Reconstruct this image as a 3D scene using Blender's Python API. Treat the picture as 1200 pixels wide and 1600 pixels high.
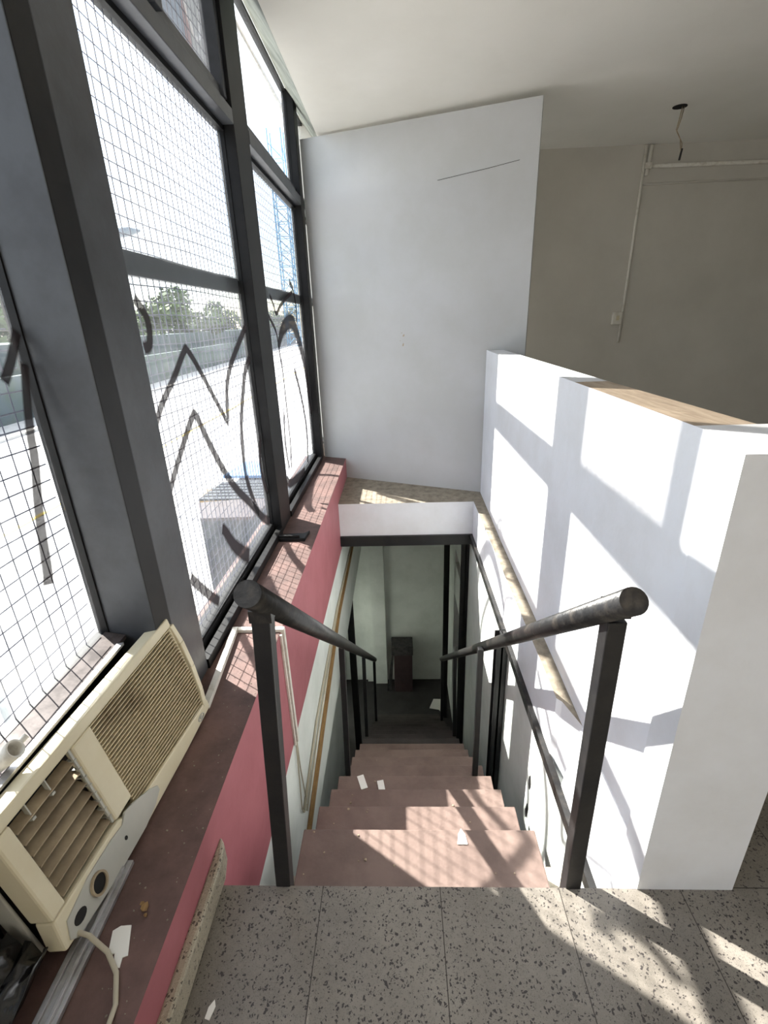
import bpy, bmesh, math, random
from mathutils import Vector, Matrix
random.seed(7)
for o in list(bpy.data.objects): bpy.data.objects.remove(o)
S = bpy.context.scene
COL = S.collection

# ------------------------------------------------------------------ camera
cd = bpy.data.cameras.new('camera'); cam = bpy.data.objects.new('camera', cd); COL.objects.link(cam)
cam.matrix_world = Matrix(((0.999149, 0.020083, 0.036032, 0), (0.02611, 0.368343, -0.929323, 0),
                           (-0.031936, 0.929473, 0.367505, 1.5), (0, 0, 0, 1)))
cd.sensor_fit = 'HORIZONTAL'; cd.sensor_width = 36; cd.lens = 754.385 * 36 / 1200
cd.clip_start = .02; cd.clip_end = 1000
S.camera = cam
# ------------------------------------------------------------------ view
S.view_settings.view_transform = 'Standard'; S.view_settings.look = 'None'
S.view_settings.gamma = 1; S.view_settings.use_curve_mapping = False
S.view_settings.exposure = 0.18
# ------------------------------------------------------------------ sun
SUN = Vector((1, -.68, -1.055)).normalized()
ld = bpy.data.lights.new('sun', 'SUN'); ld.energy = 24; ld.angle = math.radians(.6); ld.color = (1, .94, .86)
lo = bpy.data.objects.new('sun', ld); COL.objects.link(lo); lo.location = (-20, 15, 25)
lo.rotation_euler = SUN.to_track_quat('-Z', 'Y').to_euler()
# ------------------------------------------------------------------ sky
W = bpy.data.worlds.new('sky'); S.world = W; W.use_nodes = True
nt = W.node_tree; nt.nodes.clear()
def wn(t, **k):
    n = nt.nodes.new(t)
    for a, b in k.items(): setattr(n, a, b)
    return n
out = wn('ShaderNodeOutputWorld'); bg = wn('ShaderNodeBackground'); tc = wn('ShaderNodeTexCoord')
sk = wn('ShaderNodeTexSky'); sk.sky_type = 'NISHITA'; sk.sun_disc = False
sk.sun_elevation = math.asin(-SUN.z); sk.sun_rotation = math.atan2(-SUN.x, -SUN.y)
sc = wn('ShaderNodeVectorMath', operation='SCALE'); sc.inputs['Scale'].default_value = .30
no = wn('ShaderNodeTexNoise'); no.inputs['Scale'].default_value = 2.2; no.inputs['Detail'].default_value = 6
rp = wn('ShaderNodeValToRGB'); rp.color_ramp.elements[0].position = .38; rp.color_ramp.elements[1].position = .62
mx = wn('ShaderNodeMix', data_type='RGBA'); mx.inputs[7].default_value = (2.5, 2.6, 2.75, 1)
L = nt.links.new
L(tc.outputs['Generated'], no.inputs['Vector']); L(no.outputs[0], rp.inputs[0]); L(rp.outputs[0], mx.inputs[0])
L(sk.outputs[0], sc.inputs[0]); L(sc.outputs[0], mx.inputs[6]); L(mx.outputs[2], bg.inputs[0])
bg.inputs[1].default_value = 1.1; L(bg.outputs[0], out.inputs[0])

# ------------------------------------------------------------------ helpers
def lin(r, g, b):
    f = lambda c: (c / 255 / 12.92) if c / 255 <= .04045 else ((c / 255 + .055) / 1.055) ** 2.4
    return (f(r), f(g), f(b), 1)
def mat(name, col, rough=.7, metal=0, col2=None, scale=6, det=5, lo=.4, hi=.65, bump=0, bscale=None, coord='Object', spec=.4, stretch=None):
    m = bpy.data.materials.new(name); m.use_nodes = True; t = m.node_tree; p = t.nodes['Principled BSDF']
    p.inputs['Roughness'].default_value = rough; p.inputs['Metallic'].default_value = metal
    p.inputs['Specular IOR Level'].default_value = spec; p.inputs['Base Color'].default_value = col
    c = t.nodes.new('ShaderNodeTexCoord'); src = c.outputs[coord]
    if stretch:
        mp = t.nodes.new('ShaderNodeMapping'); mp.inputs['Scale'].default_value = stretch
        t.links.new(src, mp.inputs[0]); src = mp.outputs[0]
    if col2:
        n = t.nodes.new('ShaderNodeTexNoise'); n.inputs['Scale'].default_value = scale; n.inputs['Detail'].default_value = det
        n.inputs['Roughness'].default_value = .65
        r = t.nodes.new('ShaderNodeValToRGB'); r.color_ramp.elements[0].position = lo; r.color_ramp.elements[1].position = hi
        r.color_ramp.elements[0].color = col; r.color_ramp.elements[1].color = col2
        t.links.new(src, n.inputs['Vector']); t.links.new(n.outputs[0], r.inputs[0]); t.links.new(r.outputs[0], p.inputs['Base Color'])
    if bump:
        n2 = t.nodes.new('ShaderNodeTexNoise'); n2.inputs['Scale'].default_value = bscale or scale * 4; n2.inputs['Detail'].default_value = 4
        b = t.nodes.new('ShaderNodeBump'); b.inputs['Strength'].default_value = bump; b.inputs['Distance'].default_value = .01
        t.links.new(src, n2.inputs['Vector']); t.links.new(n2.outputs[0], b.inputs['Height']); t.links.new(b.outputs[0], p.inputs['Normal'])
    return m
def mnode(m, t, **k):
    n = m.node_tree.nodes.new(t)
    for a, b in k.items(): setattr(n, a, b)
    return n

M = {}
M['white'] = mat('white_wall_paint', lin(226, 228, 232), .6, col2=lin(218, 219, 221), scale=3, bump=.08, bscale=40)
M['panel'] = mat('white_panel_paint', lin(190, 191, 192), .5, col2=lin(184, 185, 184), scale=2, bump=.03, bscale=25)
M['cream'] = mat('cream_wall_paint', lin(206, 202, 193), .75, col2=lin(198, 194, 185), scale=1.3, bump=.06, bscale=20)
M['ceil'] = mat('ceiling_paint', lin(234, 232, 225), .8, col2=lin(228, 226, 218), scale=1.0, bump=.04, bscale=8)
M['lowwhite'] = mat('greenish_white_plaster', lin(226, 230, 225), .7, col2=lin(212, 217, 211), scale=3, bump=.15, bscale=15)
M['red'] = mat('red_wall_paint', lin(168, 102, 109), .55, col2=lin(160, 94, 101), scale=5, bump=.08, bscale=25)
M['sill'] = mat('dirty_red_sill_paint', lin(112, 86, 80), .7, col2=lin(80, 62, 58), scale=7, lo=.35, hi=.7, bump=.2, bscale=60)
M['concrete'] = mat('dusty_concrete', lin(150, 140, 124), .9, col2=lin(118, 108, 94), scale=14, bump=.3, bscale=60)
M['rubble'] = mat('dirty_plaster_ledge', lin(205, 196, 182), .9, col2=lin(130, 116, 98), scale=22, lo=.45, hi=.7, bump=.5, bscale=50)
M['black'] = mat('black_painted_steel', lin(28, 28, 30), .45, 0, col2=lin(38, 37, 36), scale=9, bump=.08, bscale=40)
M['frame'] = mat('dark_grey_window_paint', lin(72, 74, 78), .38, 0, col2=lin(60, 61, 64), scale=5, bump=.05, bscale=30)
M['frameblack'] = mat('black_window_paint', lin(17, 17, 18), .5, 0, spec=.25, col2=lin(25, 24, 24), scale=12)
M['rail'] = mat('black_rail_paint', lin(34, 33, 33), .38, 0, col2=lin(70, 64, 58), scale=18, lo=.5, hi=.75, bump=.15, bscale=60)
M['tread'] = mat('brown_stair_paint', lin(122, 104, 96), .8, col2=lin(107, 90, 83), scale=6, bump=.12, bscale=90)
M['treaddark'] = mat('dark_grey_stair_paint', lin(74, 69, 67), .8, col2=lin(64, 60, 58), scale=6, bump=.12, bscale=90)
M['rubber'] = mat('dark_lower_floor', lin(62, 60, 60), .8, col2=lin(52, 51, 50), scale=5)
M['ac'] = mat('yellowed_cream_plastic', lin(216, 208, 182), .45, col2=lin(204, 192, 160), scale=3, lo=.35, hi=.7)
M['acdirty'] = mat('dusty_tan_plastic', lin(176, 160, 134), .7, col2=lin(128, 112, 92), scale=8, lo=.35, hi=.7)
M['acbar'] = mat('dusty_cream_grille', lin(200, 186, 154), .6, col2=lin(150, 132, 106), scale=5, lo=.5, hi=.75)
M['acgrey'] = mat('grey_plastic_plate', lin(176, 176, 168), .5, col2=lin(186, 184, 174), scale=5)
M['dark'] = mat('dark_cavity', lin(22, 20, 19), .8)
M['alu'] = mat('dull_aluminium', lin(190, 190, 192), .38, .75, col2=lin(160, 158, 156), scale=14)
M['pvc'] = mat('white_plastic_trunking', lin(222, 218, 208), .5, col2=lin(190, 182, 166), scale=20, lo=.5, hi=.75)
M['wood'] = mat('yellow_brown_wood', lin(152, 120, 76), .6, col2=lin(124, 94, 58), scale=4, stretch=(20, 1, 20))
M['paper'] = mat('white_paper', lin(236, 234, 228), .8)
M['box'] = mat('dark_maroon_box', lin(66, 52, 54), .6, col2=lin(56, 44, 46), scale=6)
M['boxtop'] = mat('grey_clutter', lin(74, 72, 72), .6, col2=lin(40, 40, 42), scale=25)
M['cable'] = mat('beige_cable', lin(178, 170, 150), .5)
M['wire'] = mat('dark_wire', lin(34, 30, 30), .6)
M['mesh'] = mat('galvanised_mesh_wire', lin(92, 94, 112), .6, .2)
M['cove'] = mat('greenish_peeling_cove', lin(146, 149, 138), .8, col2=lin(108, 111, 102), scale=5, bump=.2, bscale=20)
M['dimtop_chip'] = mat('dimmed_light_wall_top_and_chips', lin(176, 160, 140), .85, col2=lin(150, 134, 116), scale=6, stretch=(10, 1, 1))  # brown stands for sunlight dimmed by tinted glass; also colours paint chips
M['flash'] = mat('dirty_brown_metal', lin(92, 84, 82), .5, .2, col2=lin(60, 52, 50), scale=20)
M['plasticbag'] = mat('black_plastic_sheet', lin(26, 26, 28), .22, spec=.6, bump=.8, bscale=9)
M['crack'] = mat('dark_crack', lin(60, 56, 52), .9)

# terrazzo
def terrazzo(name, base, base2, chipc, tiles=True):
    m = mat(name, base, .38, col2=base2, scale=2.2, det=8, lo=.38, hi=.66)
    t = m.node_tree; p = t.nodes['Principled BSDF']; prev = p.inputs['Base Color'].links[0].from_socket
    tcn = t.nodes.new('ShaderNodeTexCoord')
    def layer(prev, scale, thr, pick, col, seed):
        mp = t.nodes.new('ShaderNodeMapping'); mp.inputs['Location'].default_value = (seed, seed * 1.7, 0)
        nz = t.nodes.new('ShaderNodeTexNoise'); nz.inputs['Scale'].default_value = scale * .9
        av = t.nodes.new('ShaderNodeVectorMath'); av.operation = 'MULTIPLY_ADD'; av.inputs[1].default_value = (.018,) * 3
        v = t.nodes.new('ShaderNodeTexVoronoi'); v.inputs['Scale'].default_value = scale; v.inputs['Randomness'].default_value = 1
        a = t.nodes.new('ShaderNodeMath'); a.operation = 'LESS_THAN'; a.inputs[1].default_value = thr
        s = t.nodes.new('ShaderNodeSeparateColor'); b = t.nodes.new('ShaderNodeMath'); b.operation = 'LESS_THAN'; b.inputs[1].default_value = pick
        k = t.nodes.new('ShaderNodeMath'); k.operation = 'MULTIPLY'
        mm = t.nodes.new('ShaderNodeMix'); mm.data_type = 'RGBA'; mm.inputs[7].default_value = col
        l = t.links.new
        l(tcn.outputs['Object'], mp.inputs[0]); l(mp.outputs[0], nz.inputs['Vector']); l(nz.outputs['Color'], av.inputs[0]); l(mp.outputs[0], av.inputs[2])
        l(av.outputs[0], v.inputs['Vector']); l(v.outputs['Distance'], a.inputs[0]); l(v.outputs['Color'], s.inputs[0]); l(s.outputs[0], b.inputs[0])
        l(a.outputs[0], k.inputs[0]); l(b.outputs[0], k.inputs[1]); l(k.outputs[0], mm.inputs[0]); l(prev, mm.inputs[6])
        return mm.outputs[2]
    c = layer(prev, 210, .30, .45, tuple(x * 1.35 for x in base[:3]) + (1,), 3)
    c = layer(c, 260, .34, .45, tuple(x * .5 for x in base[:3]) + (1,), 9)
    c = layer(c, 125, .36, .40, chipc, 1)
    c = layer(c, 78, .30, .14, chipc, 5)
    if tiles:
        # grout joints every 0.333 m
        sx = t.nodes.new('ShaderNodeSeparateXYZ'); t.links.new(tcn.outputs['Object'], sx.inputs[0])
        mods = []
        for ax, off in ((0, .088), (1, .557)):
            a = t.nodes.new('ShaderNodeMath'); a.operation = 'ADD'; a.inputs[1].default_value = -off + 10 * .3333
            b = t.nodes.new('ShaderNodeMath'); b.operation = 'WRAP'; b.inputs[1].default_value = .16665; b.inputs[2].default_value = -.16665
            d = t.nodes.new('ShaderNodeMath'); d.operation = 'ABSOLUTE'; e = t.nodes.new('ShaderNodeMath'); e.operation = 'LESS_THAN'; e.inputs[1].default_value = .0012
            t.links.new(sx.outputs[ax], a.inputs[0]); t.links.new(a.outputs[0], b.inputs[0]); t.links.new(b.outputs[0], d.inputs[0]); t.links.new(d.outputs[0], e.inputs[0]); mods.append(e)
        q = t.nodes.new('ShaderNodeMath'); q.operation = 'MAXIMUM'; t.links.new(mods[0].outputs[0], q.inputs[0]); t.links.new(mods[1].outputs[0], q.inputs[1])
        mm = t.nodes.new('ShaderNodeMix'); mm.data_type = 'RGBA'; mm.inputs[7].default_value = lin(58, 52, 48)
        t.links.new(q.outputs[0], mm.inputs[0]); t.links.new(c, mm.inputs[6]); c = mm.outputs[2]
    t.links.new(c, p.inputs['Base Color'])
    return m
M['terrazzo'] = terrazzo('terrazzo_tiles', lin(118, 112, 104), lin(144, 137, 128), lin(62, 57, 56))
M['skirt'] = terrazzo('pale_terrazzo_skirting', lin(172, 164, 146), lin(150, 142, 126), lin(88, 82, 74), False)

def glass(name, tint, haze, hazecol, gl=.06):
    m = bpy.data.materials.new(name); m.use_nodes = True; t = m.node_tree; t.nodes.clear()
    o = t.nodes.new('ShaderNodeOutputMaterial'); tr = t.nodes.new('ShaderNodeBsdfTransparent'); tr.inputs[0].default_value = tint
    g = t.nodes.new('ShaderNodeBsdfGlossy'); g.inputs['Roughness'].default_value = .03
    d = t.nodes.new('ShaderNodeBsdfDiffuse'); d.inputs[0].default_value = hazecol
    tl = t.nodes.new('ShaderNodeBsdfTranslucent'); tl.inputs[0].default_value = hazecol
    a = t.nodes.new('ShaderNodeAddShader'); m1 = t.nodes.new('ShaderNodeMixShader'); m2 = t.nodes.new('ShaderNodeMixShader')
    dm = t.nodes.new('ShaderNodeMixShader'); dm.inputs[0].default_value = .5
    n = t.nodes.new('ShaderNodeTexNoise'); n.inputs['Scale'].default_value = 3.5; n.inputs['Detail'].default_value = 6
    c = t.nodes.new('ShaderNodeTexCoord'); mr = t.nodes.new('ShaderNodeMapRange')
    mr.inputs['From Min'].default_value = .35; mr.inputs['From Max'].default_value = .7; mr.inputs['To Min'].default_value = haze * .6; mr.inputs['To Max'].default_value = haze * 1.6
    m2.inputs[0].default_value = gl; l = t.links.new
    l(c.outputs['Object'], n.inputs['Vector']); l(n.outputs[0], mr.inputs[0]); l(mr.outputs[0], m1.inputs[0])
    l(d.outputs[0], dm.inputs[1]); l(tl.outputs[0], dm.inputs[2]); l(tr.outputs[0], m1.inputs[1]); l(dm.outputs[0], m1.inputs[2])
    l(m1.outputs[0], m2.inputs[1]); l(g.outputs[0], m2.inputs[2]); l(m2.outputs[0], o.inputs[0])
    return m
M['glass'] = glass('dusty_window_glass', (.93, .95, .96, 1), .035, (.8, .82, .84, 1), .04)
M['glassdark'] = glass('grimy_tinted_glass', (.62, .62, .62, 1), .12, (.4, .42, .45, 1), .05)
def spray():
    m = bpy.data.materials.new('black_spray_paint'); m.use_nodes = True; t = m.node_tree; t.nodes.clear()
    o = t.nodes.new('ShaderNodeOutputMaterial'); tr = t.nodes.new('ShaderNodeBsdfTransparent'); d = t.nodes.new('ShaderNodeBsdfDiffuse')
    d.inputs[0].default_value = lin(58, 52, 54); a = t.nodes.new('ShaderNodeAttribute'); a.attribute_name = 'cover'
    x = t.nodes.new('ShaderNodeMixShader'); l = t.links.new
    l(a.outputs['Fac'], x.inputs[0]); l(tr.outputs[0], x.inputs[1]); l(d.outputs[0], x.inputs[2]); l(x.outputs[0], o.inputs[0])
    return m
M['spray'] = spray()

# --- bmesh shapes
def V3(*a): return Vector(a)
def bx(bm, x0, x1, y0, y1, z0, z1, mi=0):
    v = [bm.verts.new(p) for p in ((x0, y0, z0), (x1, y0, z0), (x1, y1, z0), (x0, y1, z0), (x0, y0, z1), (x1, y0, z1), (x1, y1, z1), (x0, y1, z1))]
    for f in ((0, 3, 2, 1), (4, 5, 6, 7), (0, 1, 5, 4), (1, 2, 6, 5), (2, 3, 7, 6), (3, 0, 4, 7)):
        bm.faces.new([v[i] for i in f]).material_index = mi
def prism(bm, poly, z0, z1, mi=0, side=None):
    n = len(poly); b = [bm.verts.new((p[0], p[1], z0)) for p in poly]; t = [bm.verts.new((p[0], p[1], z1)) for p in poly]
    bm.faces.new(b[::-1]).material_index = mi; bm.faces.new(t).material_index = mi
    for i in range(n): bm.faces.new((b[i], b[(i + 1) % n], t[(i + 1) % n], t[i])).material_index = mi if side is None else side
def extr(bm, poly3, d, mi=0):
    d = Vector(d); a = [bm.verts.new(p) for p in poly3]; b = [bm.verts.new(Vector(p) + d) for p in poly3]; n = len(a)
    bm.faces.new(a).material_index = mi; bm.faces.new(b[::-1]).material_index = mi
    for i in range(n): bm.faces.new((a[(i + 1) % n], a[i], b[i], b[(i + 1) % n])).material_index = mi
def tube(bm, pts, r, n=10, cap=True, mi=0):
    pts = [Vector(p) for p in pts]; rings = []; up = None
    for i, p in enumerate(pts):
        d = (pts[min(i + 1, len(pts) - 1)] - pts[max(i - 1, 0)]).normalized()
        if up is None: up = Vector((0, 0, 1)) if abs(d.z) < .9 else Vector((1, 0, 0))
        a = d.cross(up).normalized(); b = a.cross(d).normalized(); up = b
        rr = r[i] if isinstance(r, (list, tuple)) else r
        rings.append([bm.verts.new(p + rr * (math.cos(2 * math.pi * k / n) * a + math.sin(2 * math.pi * k / n) * b)) for k in range(n)])
    for i in range(len(rings) - 1):
        for k in range(n):
            f = bm.faces.new((rings[i][k], rings[i][(k + 1) % n], rings[i + 1][(k + 1) % n], rings[i + 1][k])); f.material_index = mi; f.smooth = n > 4
    if cap: bm.faces.new(rings[0]).material_index = mi; bm.faces.new(rings[-1][::-1]).material_index = mi
def bar(bm, p, q, w, h, mi=0):
    """square bar from p to q"""
    p, q = Vector(p), Vector(q); d = (q - p).normalized()
    a = d.cross(Vector((0, 1, 0))) if abs(d.y) < .9 else d.cross(Vector((0, 0, 1)))
    a.normalize(); b = a.cross(d).normalized()
    extr(bm, [p + a * w / 2 + b * h / 2, p - a * w / 2 + b * h / 2, p - a * w / 2 - b * h / 2, p + a * w / 2 - b * h / 2], q - p, mi)
def obj(name, bm, m, parent=None, bevel=0, smooth=False):
    bmesh.ops.recalc_face_normals(bm, faces=bm.faces[:])
    me = bpy.data.meshes.new(name); bm.to_mesh(me); bm.free()
    for x in (m if isinstance(m, (list, tuple)) else [m]): me.materials.append(M[x])
    if smooth:
        for p in me.polygons: p.use_smooth = True
    o = bpy.data.objects.new(name, me); COL.objects.link(o)
    if parent: o.parent = parent
    if bevel:
        b = o.modifiers.new('bevel', 'BEVEL'); b.width = bevel; b.segments = 2; b.limit_method = 'ANGLE'
    return o
def tag(o, label=None, cat=None, group=None, kind=None):
    if label: o['label'] = label
    if cat: o['category'] = cat
    if group: o['group'] = group
    if kind: o['kind'] = kind
    return o
def empty(name, loc=(0, 0, 0)):
    o = bpy.data.objects.new(name, None); COL.objects.link(o); o.location = loc; o.empty_display_size = .1; return o
def struct(name, bm, m, label=None, parent=None, bevel=0):
    o = obj(name, bm, m, parent, bevel)
    if not parent: tag(o, label, None, None, 'structure')
    return o
B = bmesh.new

# ================================================================== STRUCTURE
ZL = -3.62          # lower floor level
XG = -.868          # glass line of the window wall
# upper floor: terrazzo slab with the stair opening
bm = B()
prism(bm, [(-.56, -3), (5, -3), (5, .887), (-.56, .887)], -.36, 0, 0, 1)
RW = [(.70, .887), (.70, 1.44), (.655, 1.60), (.637, 1.62), (.637, 4.0)]
prism(bm, RW + [(.83, 4.0), (.83, .887)], -.36, 0, 2, 1)
prism(bm, [(.83, .887), (5, .887), (5, 5.5), (.83, 5.5)], -.36, 0, 0, 1)
prism(bm, [(-.56, 4.0), (.83, 4.0), (.83, 6.2), (-.56, 6.2)], -.36, 0, 2, 1)
struct('floor', bm, ['terrazzo', 'white', 'concrete'], 'grey speckled terrazzo tile floor of the upper room around the stair opening')
# window wall: red sill wall
bm = B()
bx(bm, -1.0, -.56, -3, 4.94, -.45, .2)
for f in bm.faces: f.material_index = 0
bm.normal_update()
for f in bm.faces:
    c = f.calc_center_median()
    if abs(c.z - .2) < 1e-4: f.material_index = 1
struct('wall_left', bm, ['red', 'sill'], 'low wall painted deep pink-red under the windows, with a dirty top')
bm = B(); bx(bm, -.97, -.562, -3, 5.95, -1.38, -.45)
struct('wall_left_lower', bm, 'lowwhite', 'white plaster band of the stairwell wall under the red paint')
bm = B(); bx(bm, -.86, -.74, .3, 4.55, ZL, -1.38)
struct('wall_left_stairwell', bm, 'lowwhite', 'pale greenish stairwell wall set back on the left of the lower stair')
bm = B(); bx(bm, -1.02, -.9, -3, 4.85, ZL, -1.38); bx(bm, -1.02, -.9, 5.75, 7, ZL, -1.38); bx(bm, -1.02, -.9, 4.85, 5.75, -1.9, -1.38); bx(bm, -1.02, -.9, -3, 7, -1.38, -.45); bx(bm, -1.02, -.9, 4.94, 7, -.45, .2)
struct('wall_facade', bm, 'lowwhite', 'outer face of the street front under the windows')
# lower room
bm = B(); bx(bm, -1.0, .8, .3, 6.1, ZL - .1, ZL)
struct('floor_lower', bm, 'rubber', 'dark floor at the bottom of the stairs')
bm = B(); bx(bm, -1.0, .8, 5.95, 6.07, ZL, -.36); bx(bm, -.455, -.26, 5.86, 5.95, ZL, -.36); bx(bm, -.56, -.455, 5.91, 5.95, ZL, -.36)
struct('wall_back_lower', bm, 'lowwhite', 'dim white wall facing the foot of the stairs')
bm = B()
# right stairwell wall with two dark openings
def rwall(y0, y1, z0, z1): bx(bm, .637, .76, y0, y1, z0, z1)
rwall(.887, 4.70, ZL, -.36); rwall(5.20, 5.95, ZL, -.36); rwall(4.70, 5.20, -1.05 + .0, -.36); rwall(4.70, 5.20, -1.66, -1.22)
rwall(4.70, 5.20, ZL, -2.45)
struct('wall_right_lower', bm, 'lowwhite', 'white stairwell wall on the right of the stairs')
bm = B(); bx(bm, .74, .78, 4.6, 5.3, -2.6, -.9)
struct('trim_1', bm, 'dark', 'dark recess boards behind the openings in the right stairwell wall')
bm = B(); bx(bm, -1.0, .8, .18, .3, ZL, -.36)
struct('wall_front_lower', bm, 'lowwhite', 'stairwell wall under the upper floor')
def frosted():
    m = bpy.data.materials.new('frosted_daylight_glass'); m.use_nodes = True; t = m.node_tree; t.nodes.clear()
    o = t.nodes.new('ShaderNodeOutputMaterial'); a = t.nodes.new('ShaderNodeBsdfTranslucent'); a.inputs[0].default_value = (.42, .44, .42, 1); t.links.new(a.outputs[0], o.inputs[0]); return m
M['frost'] = frosted()
bm = B(); bx(bm, -.965, -.955, 4.86, 5.74, ZL, -1.91)  # frosted panel added out of view to bring daylight into the lower room
struct('added_daylight_panel', bm, 'frost', 'unseen frosted panel added round the corner to let daylight into the lower room')
# support ledge under the first tread
bm = B(); bx(bm, -.562, .637, .80, .93, -1.1, -.36); bx(bm, -.562, -.34, .93, 1.44, -1.1, -.86); bx(bm, .42, .637, .93, 1.36, -.9, -.66)
struct('trim_2', bm, 'rubble', 'rough dirty plaster ledge on both sides of the first tread', bevel=.006)
# steel edge beams
bm = B(); bx(bm, -.56, .645, 3.975, 4.04, -.405, -.31)
struct('trim_3', bm, 'black', 'black steel beam across the far end of the stair opening')
bm = B(); bx(bm, .612, .640, .93, 3.98, -.365, -.312)
struct('trim_4', bm, 'rail', 'steel angle along the right edge of the stair opening')
# ceiling
bm = B()
bx(bm, -.64, 5, -3, 5.6, 2.95, 3.07)
struct('ceiling', bm, 'ceil', 'off-white plaster ceiling')
bm = B()
extr(bm, [(-.64, -3, 2.95), (-.80, -3, 3.17), (-.86, -3, 3.25), (-.60, -3, 3.07)], (0, 9.5, 0))
struct('trim_5', bm, 'cove', 'greenish peeling cove strip between the ceiling and the window head')
bm = B(); bx(bm, -.87, 5.1, -3.1, 7, 3.28, 3.45)
struct('ceiling_roof', bm, 'concrete', 'roof slab over the room')
# rear, right and back walls
bm = B(); bx(bm, -1.02, 5.1, 5.5, 5.62, -.36, 3.3)
struct('wall_back', bm, 'cream', 'cream wall at the far side of the upper room')
bm = B(); bx(bm, 5, 5.12, -3, 5.6, -.36, 3.3)
struct('wall_right', bm, 'cream', 'cream side wall of the upper room')
bm = B(); bx(bm, -1.02, 5.1, -3.12, -3, -.36, 3.3)
struct('wall_front', bm, 'cream', 'cream wall behind the camera')
# angled partition panel
bm = B()
P0 = Vector((-.79, 4.90)); P1 = Vector((1.022, 4.125)); dn = (P1 - P0).normalized(); pn = Vector((-dn.y, dn.x)) * .03
def pp(s, off=0):
    q = P0 + (P1 - P0) * s + pn * off; return q
segs = 1
extr(bm, [(P0.x, P0.y, 0.0), (P1.x, P1.y, 0.0), (P1.x, P1.y, 2.895), (P0.x, P0.y, 2.94)], (pn.x, pn.y, 0))
struct('wall_partition', bm, 'panel', 'tall white partition panel standing at an angle behind the stair opening')
# half-height wall with its thicker end pillar
bm = B()
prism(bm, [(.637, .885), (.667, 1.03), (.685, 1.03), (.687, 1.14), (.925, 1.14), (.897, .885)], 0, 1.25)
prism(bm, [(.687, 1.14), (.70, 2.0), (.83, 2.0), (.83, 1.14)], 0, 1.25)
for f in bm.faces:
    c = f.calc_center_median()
    if c.z > 1.249 and c.y > 1.1: f.material_index = 1  # top coloured brown as if lit through the tinted top light
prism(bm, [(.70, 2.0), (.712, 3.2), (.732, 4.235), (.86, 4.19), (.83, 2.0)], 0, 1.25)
# plaster below the near end, sloping back from the steel angle
extr(bm, [(.637, .887, -.31), (.637, .887, 0), (.75, .887, 0), (.75, .887, -.31)], (0, .12, 0))
extr(bm, [(.637, 1.0, -.31), (.685, 1.0, .002), (.75, 1.0, .002), (.75, 1.0, -.31)], (0, .46, 0))
struct('wall_stair', bm, ['white', 'dimtop_chip'], 'white half-height wall along the right side of the stair opening, thicker at its near end')
# skirting with a broken pointed end
bm = B()
prism(bm, [(-.562, -3), (-.532, -3), (-.532, .90), (-.545, .955), (-.562, .975)], 0.0, .085)
struct('baseboard_left', bm, 'skirt', 'pale speckled skirting with a broken end below the red wall', bevel=.008)

# ================================================================== WINDOW WALL
Z0, ZT0, ZT1, ZTOP = .2, 2.44, 2.54, 3.24
def mullion(y0, y1, xout, label, n):
    bm = B()
    ym = y0 + (y1 - y0) * .33
    bx(bm, xout, -.80, y0, ym, Z0, ZTOP, 1); bx(bm, xout, -.803, ym + .003, y1, Z0, ZTOP, 0)
    for f in bm.faces:
        if f.calc_center_median().y < y0 + .001: f.material_index = 0
    struct('trim_%d' % n, bm, ['frame', 'frameblack'] if n in (6, 9) else ['frameblack', 'frameblack'], label, bevel=.003)
mullion(1.29, 1.585, -.985, 'wide dark grey steel mullion nearest the camera', 6)
mullion(2.945, 3.235, -.892, 'black steel mullion in the middle of the window wall', 7)
mullion(4.765, 4.935, -.892, 'dark steel mullion beside the white partition panel', 8)
mullion(-.46, -.17, -1.14, 'steel mullion behind the camera', 9)
mullion(-2.2, -1.9, -.93, 'steel mullion further behind the camera', 10)
# transom rail with a lighter step on top
bm = B()
for a, b in ((-3, -2.2), (-1.9, -.46), (-.17, 1.29), (1.585, 2.945), (3.235, 4.765), (4.935, 6.5)):
    bx(bm, -.90, -.80, a, b, ZT0, ZT1 - .035); bx(bm, -.90, -.835, a, b, ZT1 - .035, ZT1 + .03)
struct('trim_11', bm, 'frame', 'dark transom rail across the windows under the top lights', bevel=.003)
# bottom rails on the sill
bm = B()
for a, b in ((1.585, 2.945), (3.235, 4.765)):
    bx(bm, -.83, -.795, a, b, .2, .245); bx(bm, -.93, -.85, a, b, .2, .262); bx(bm, -.85, -.83, a, b, .2, .222)
struct('trim_12', bm, 'frameblack', 'black bottom window rail standing on the sill', bevel=.002)

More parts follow.
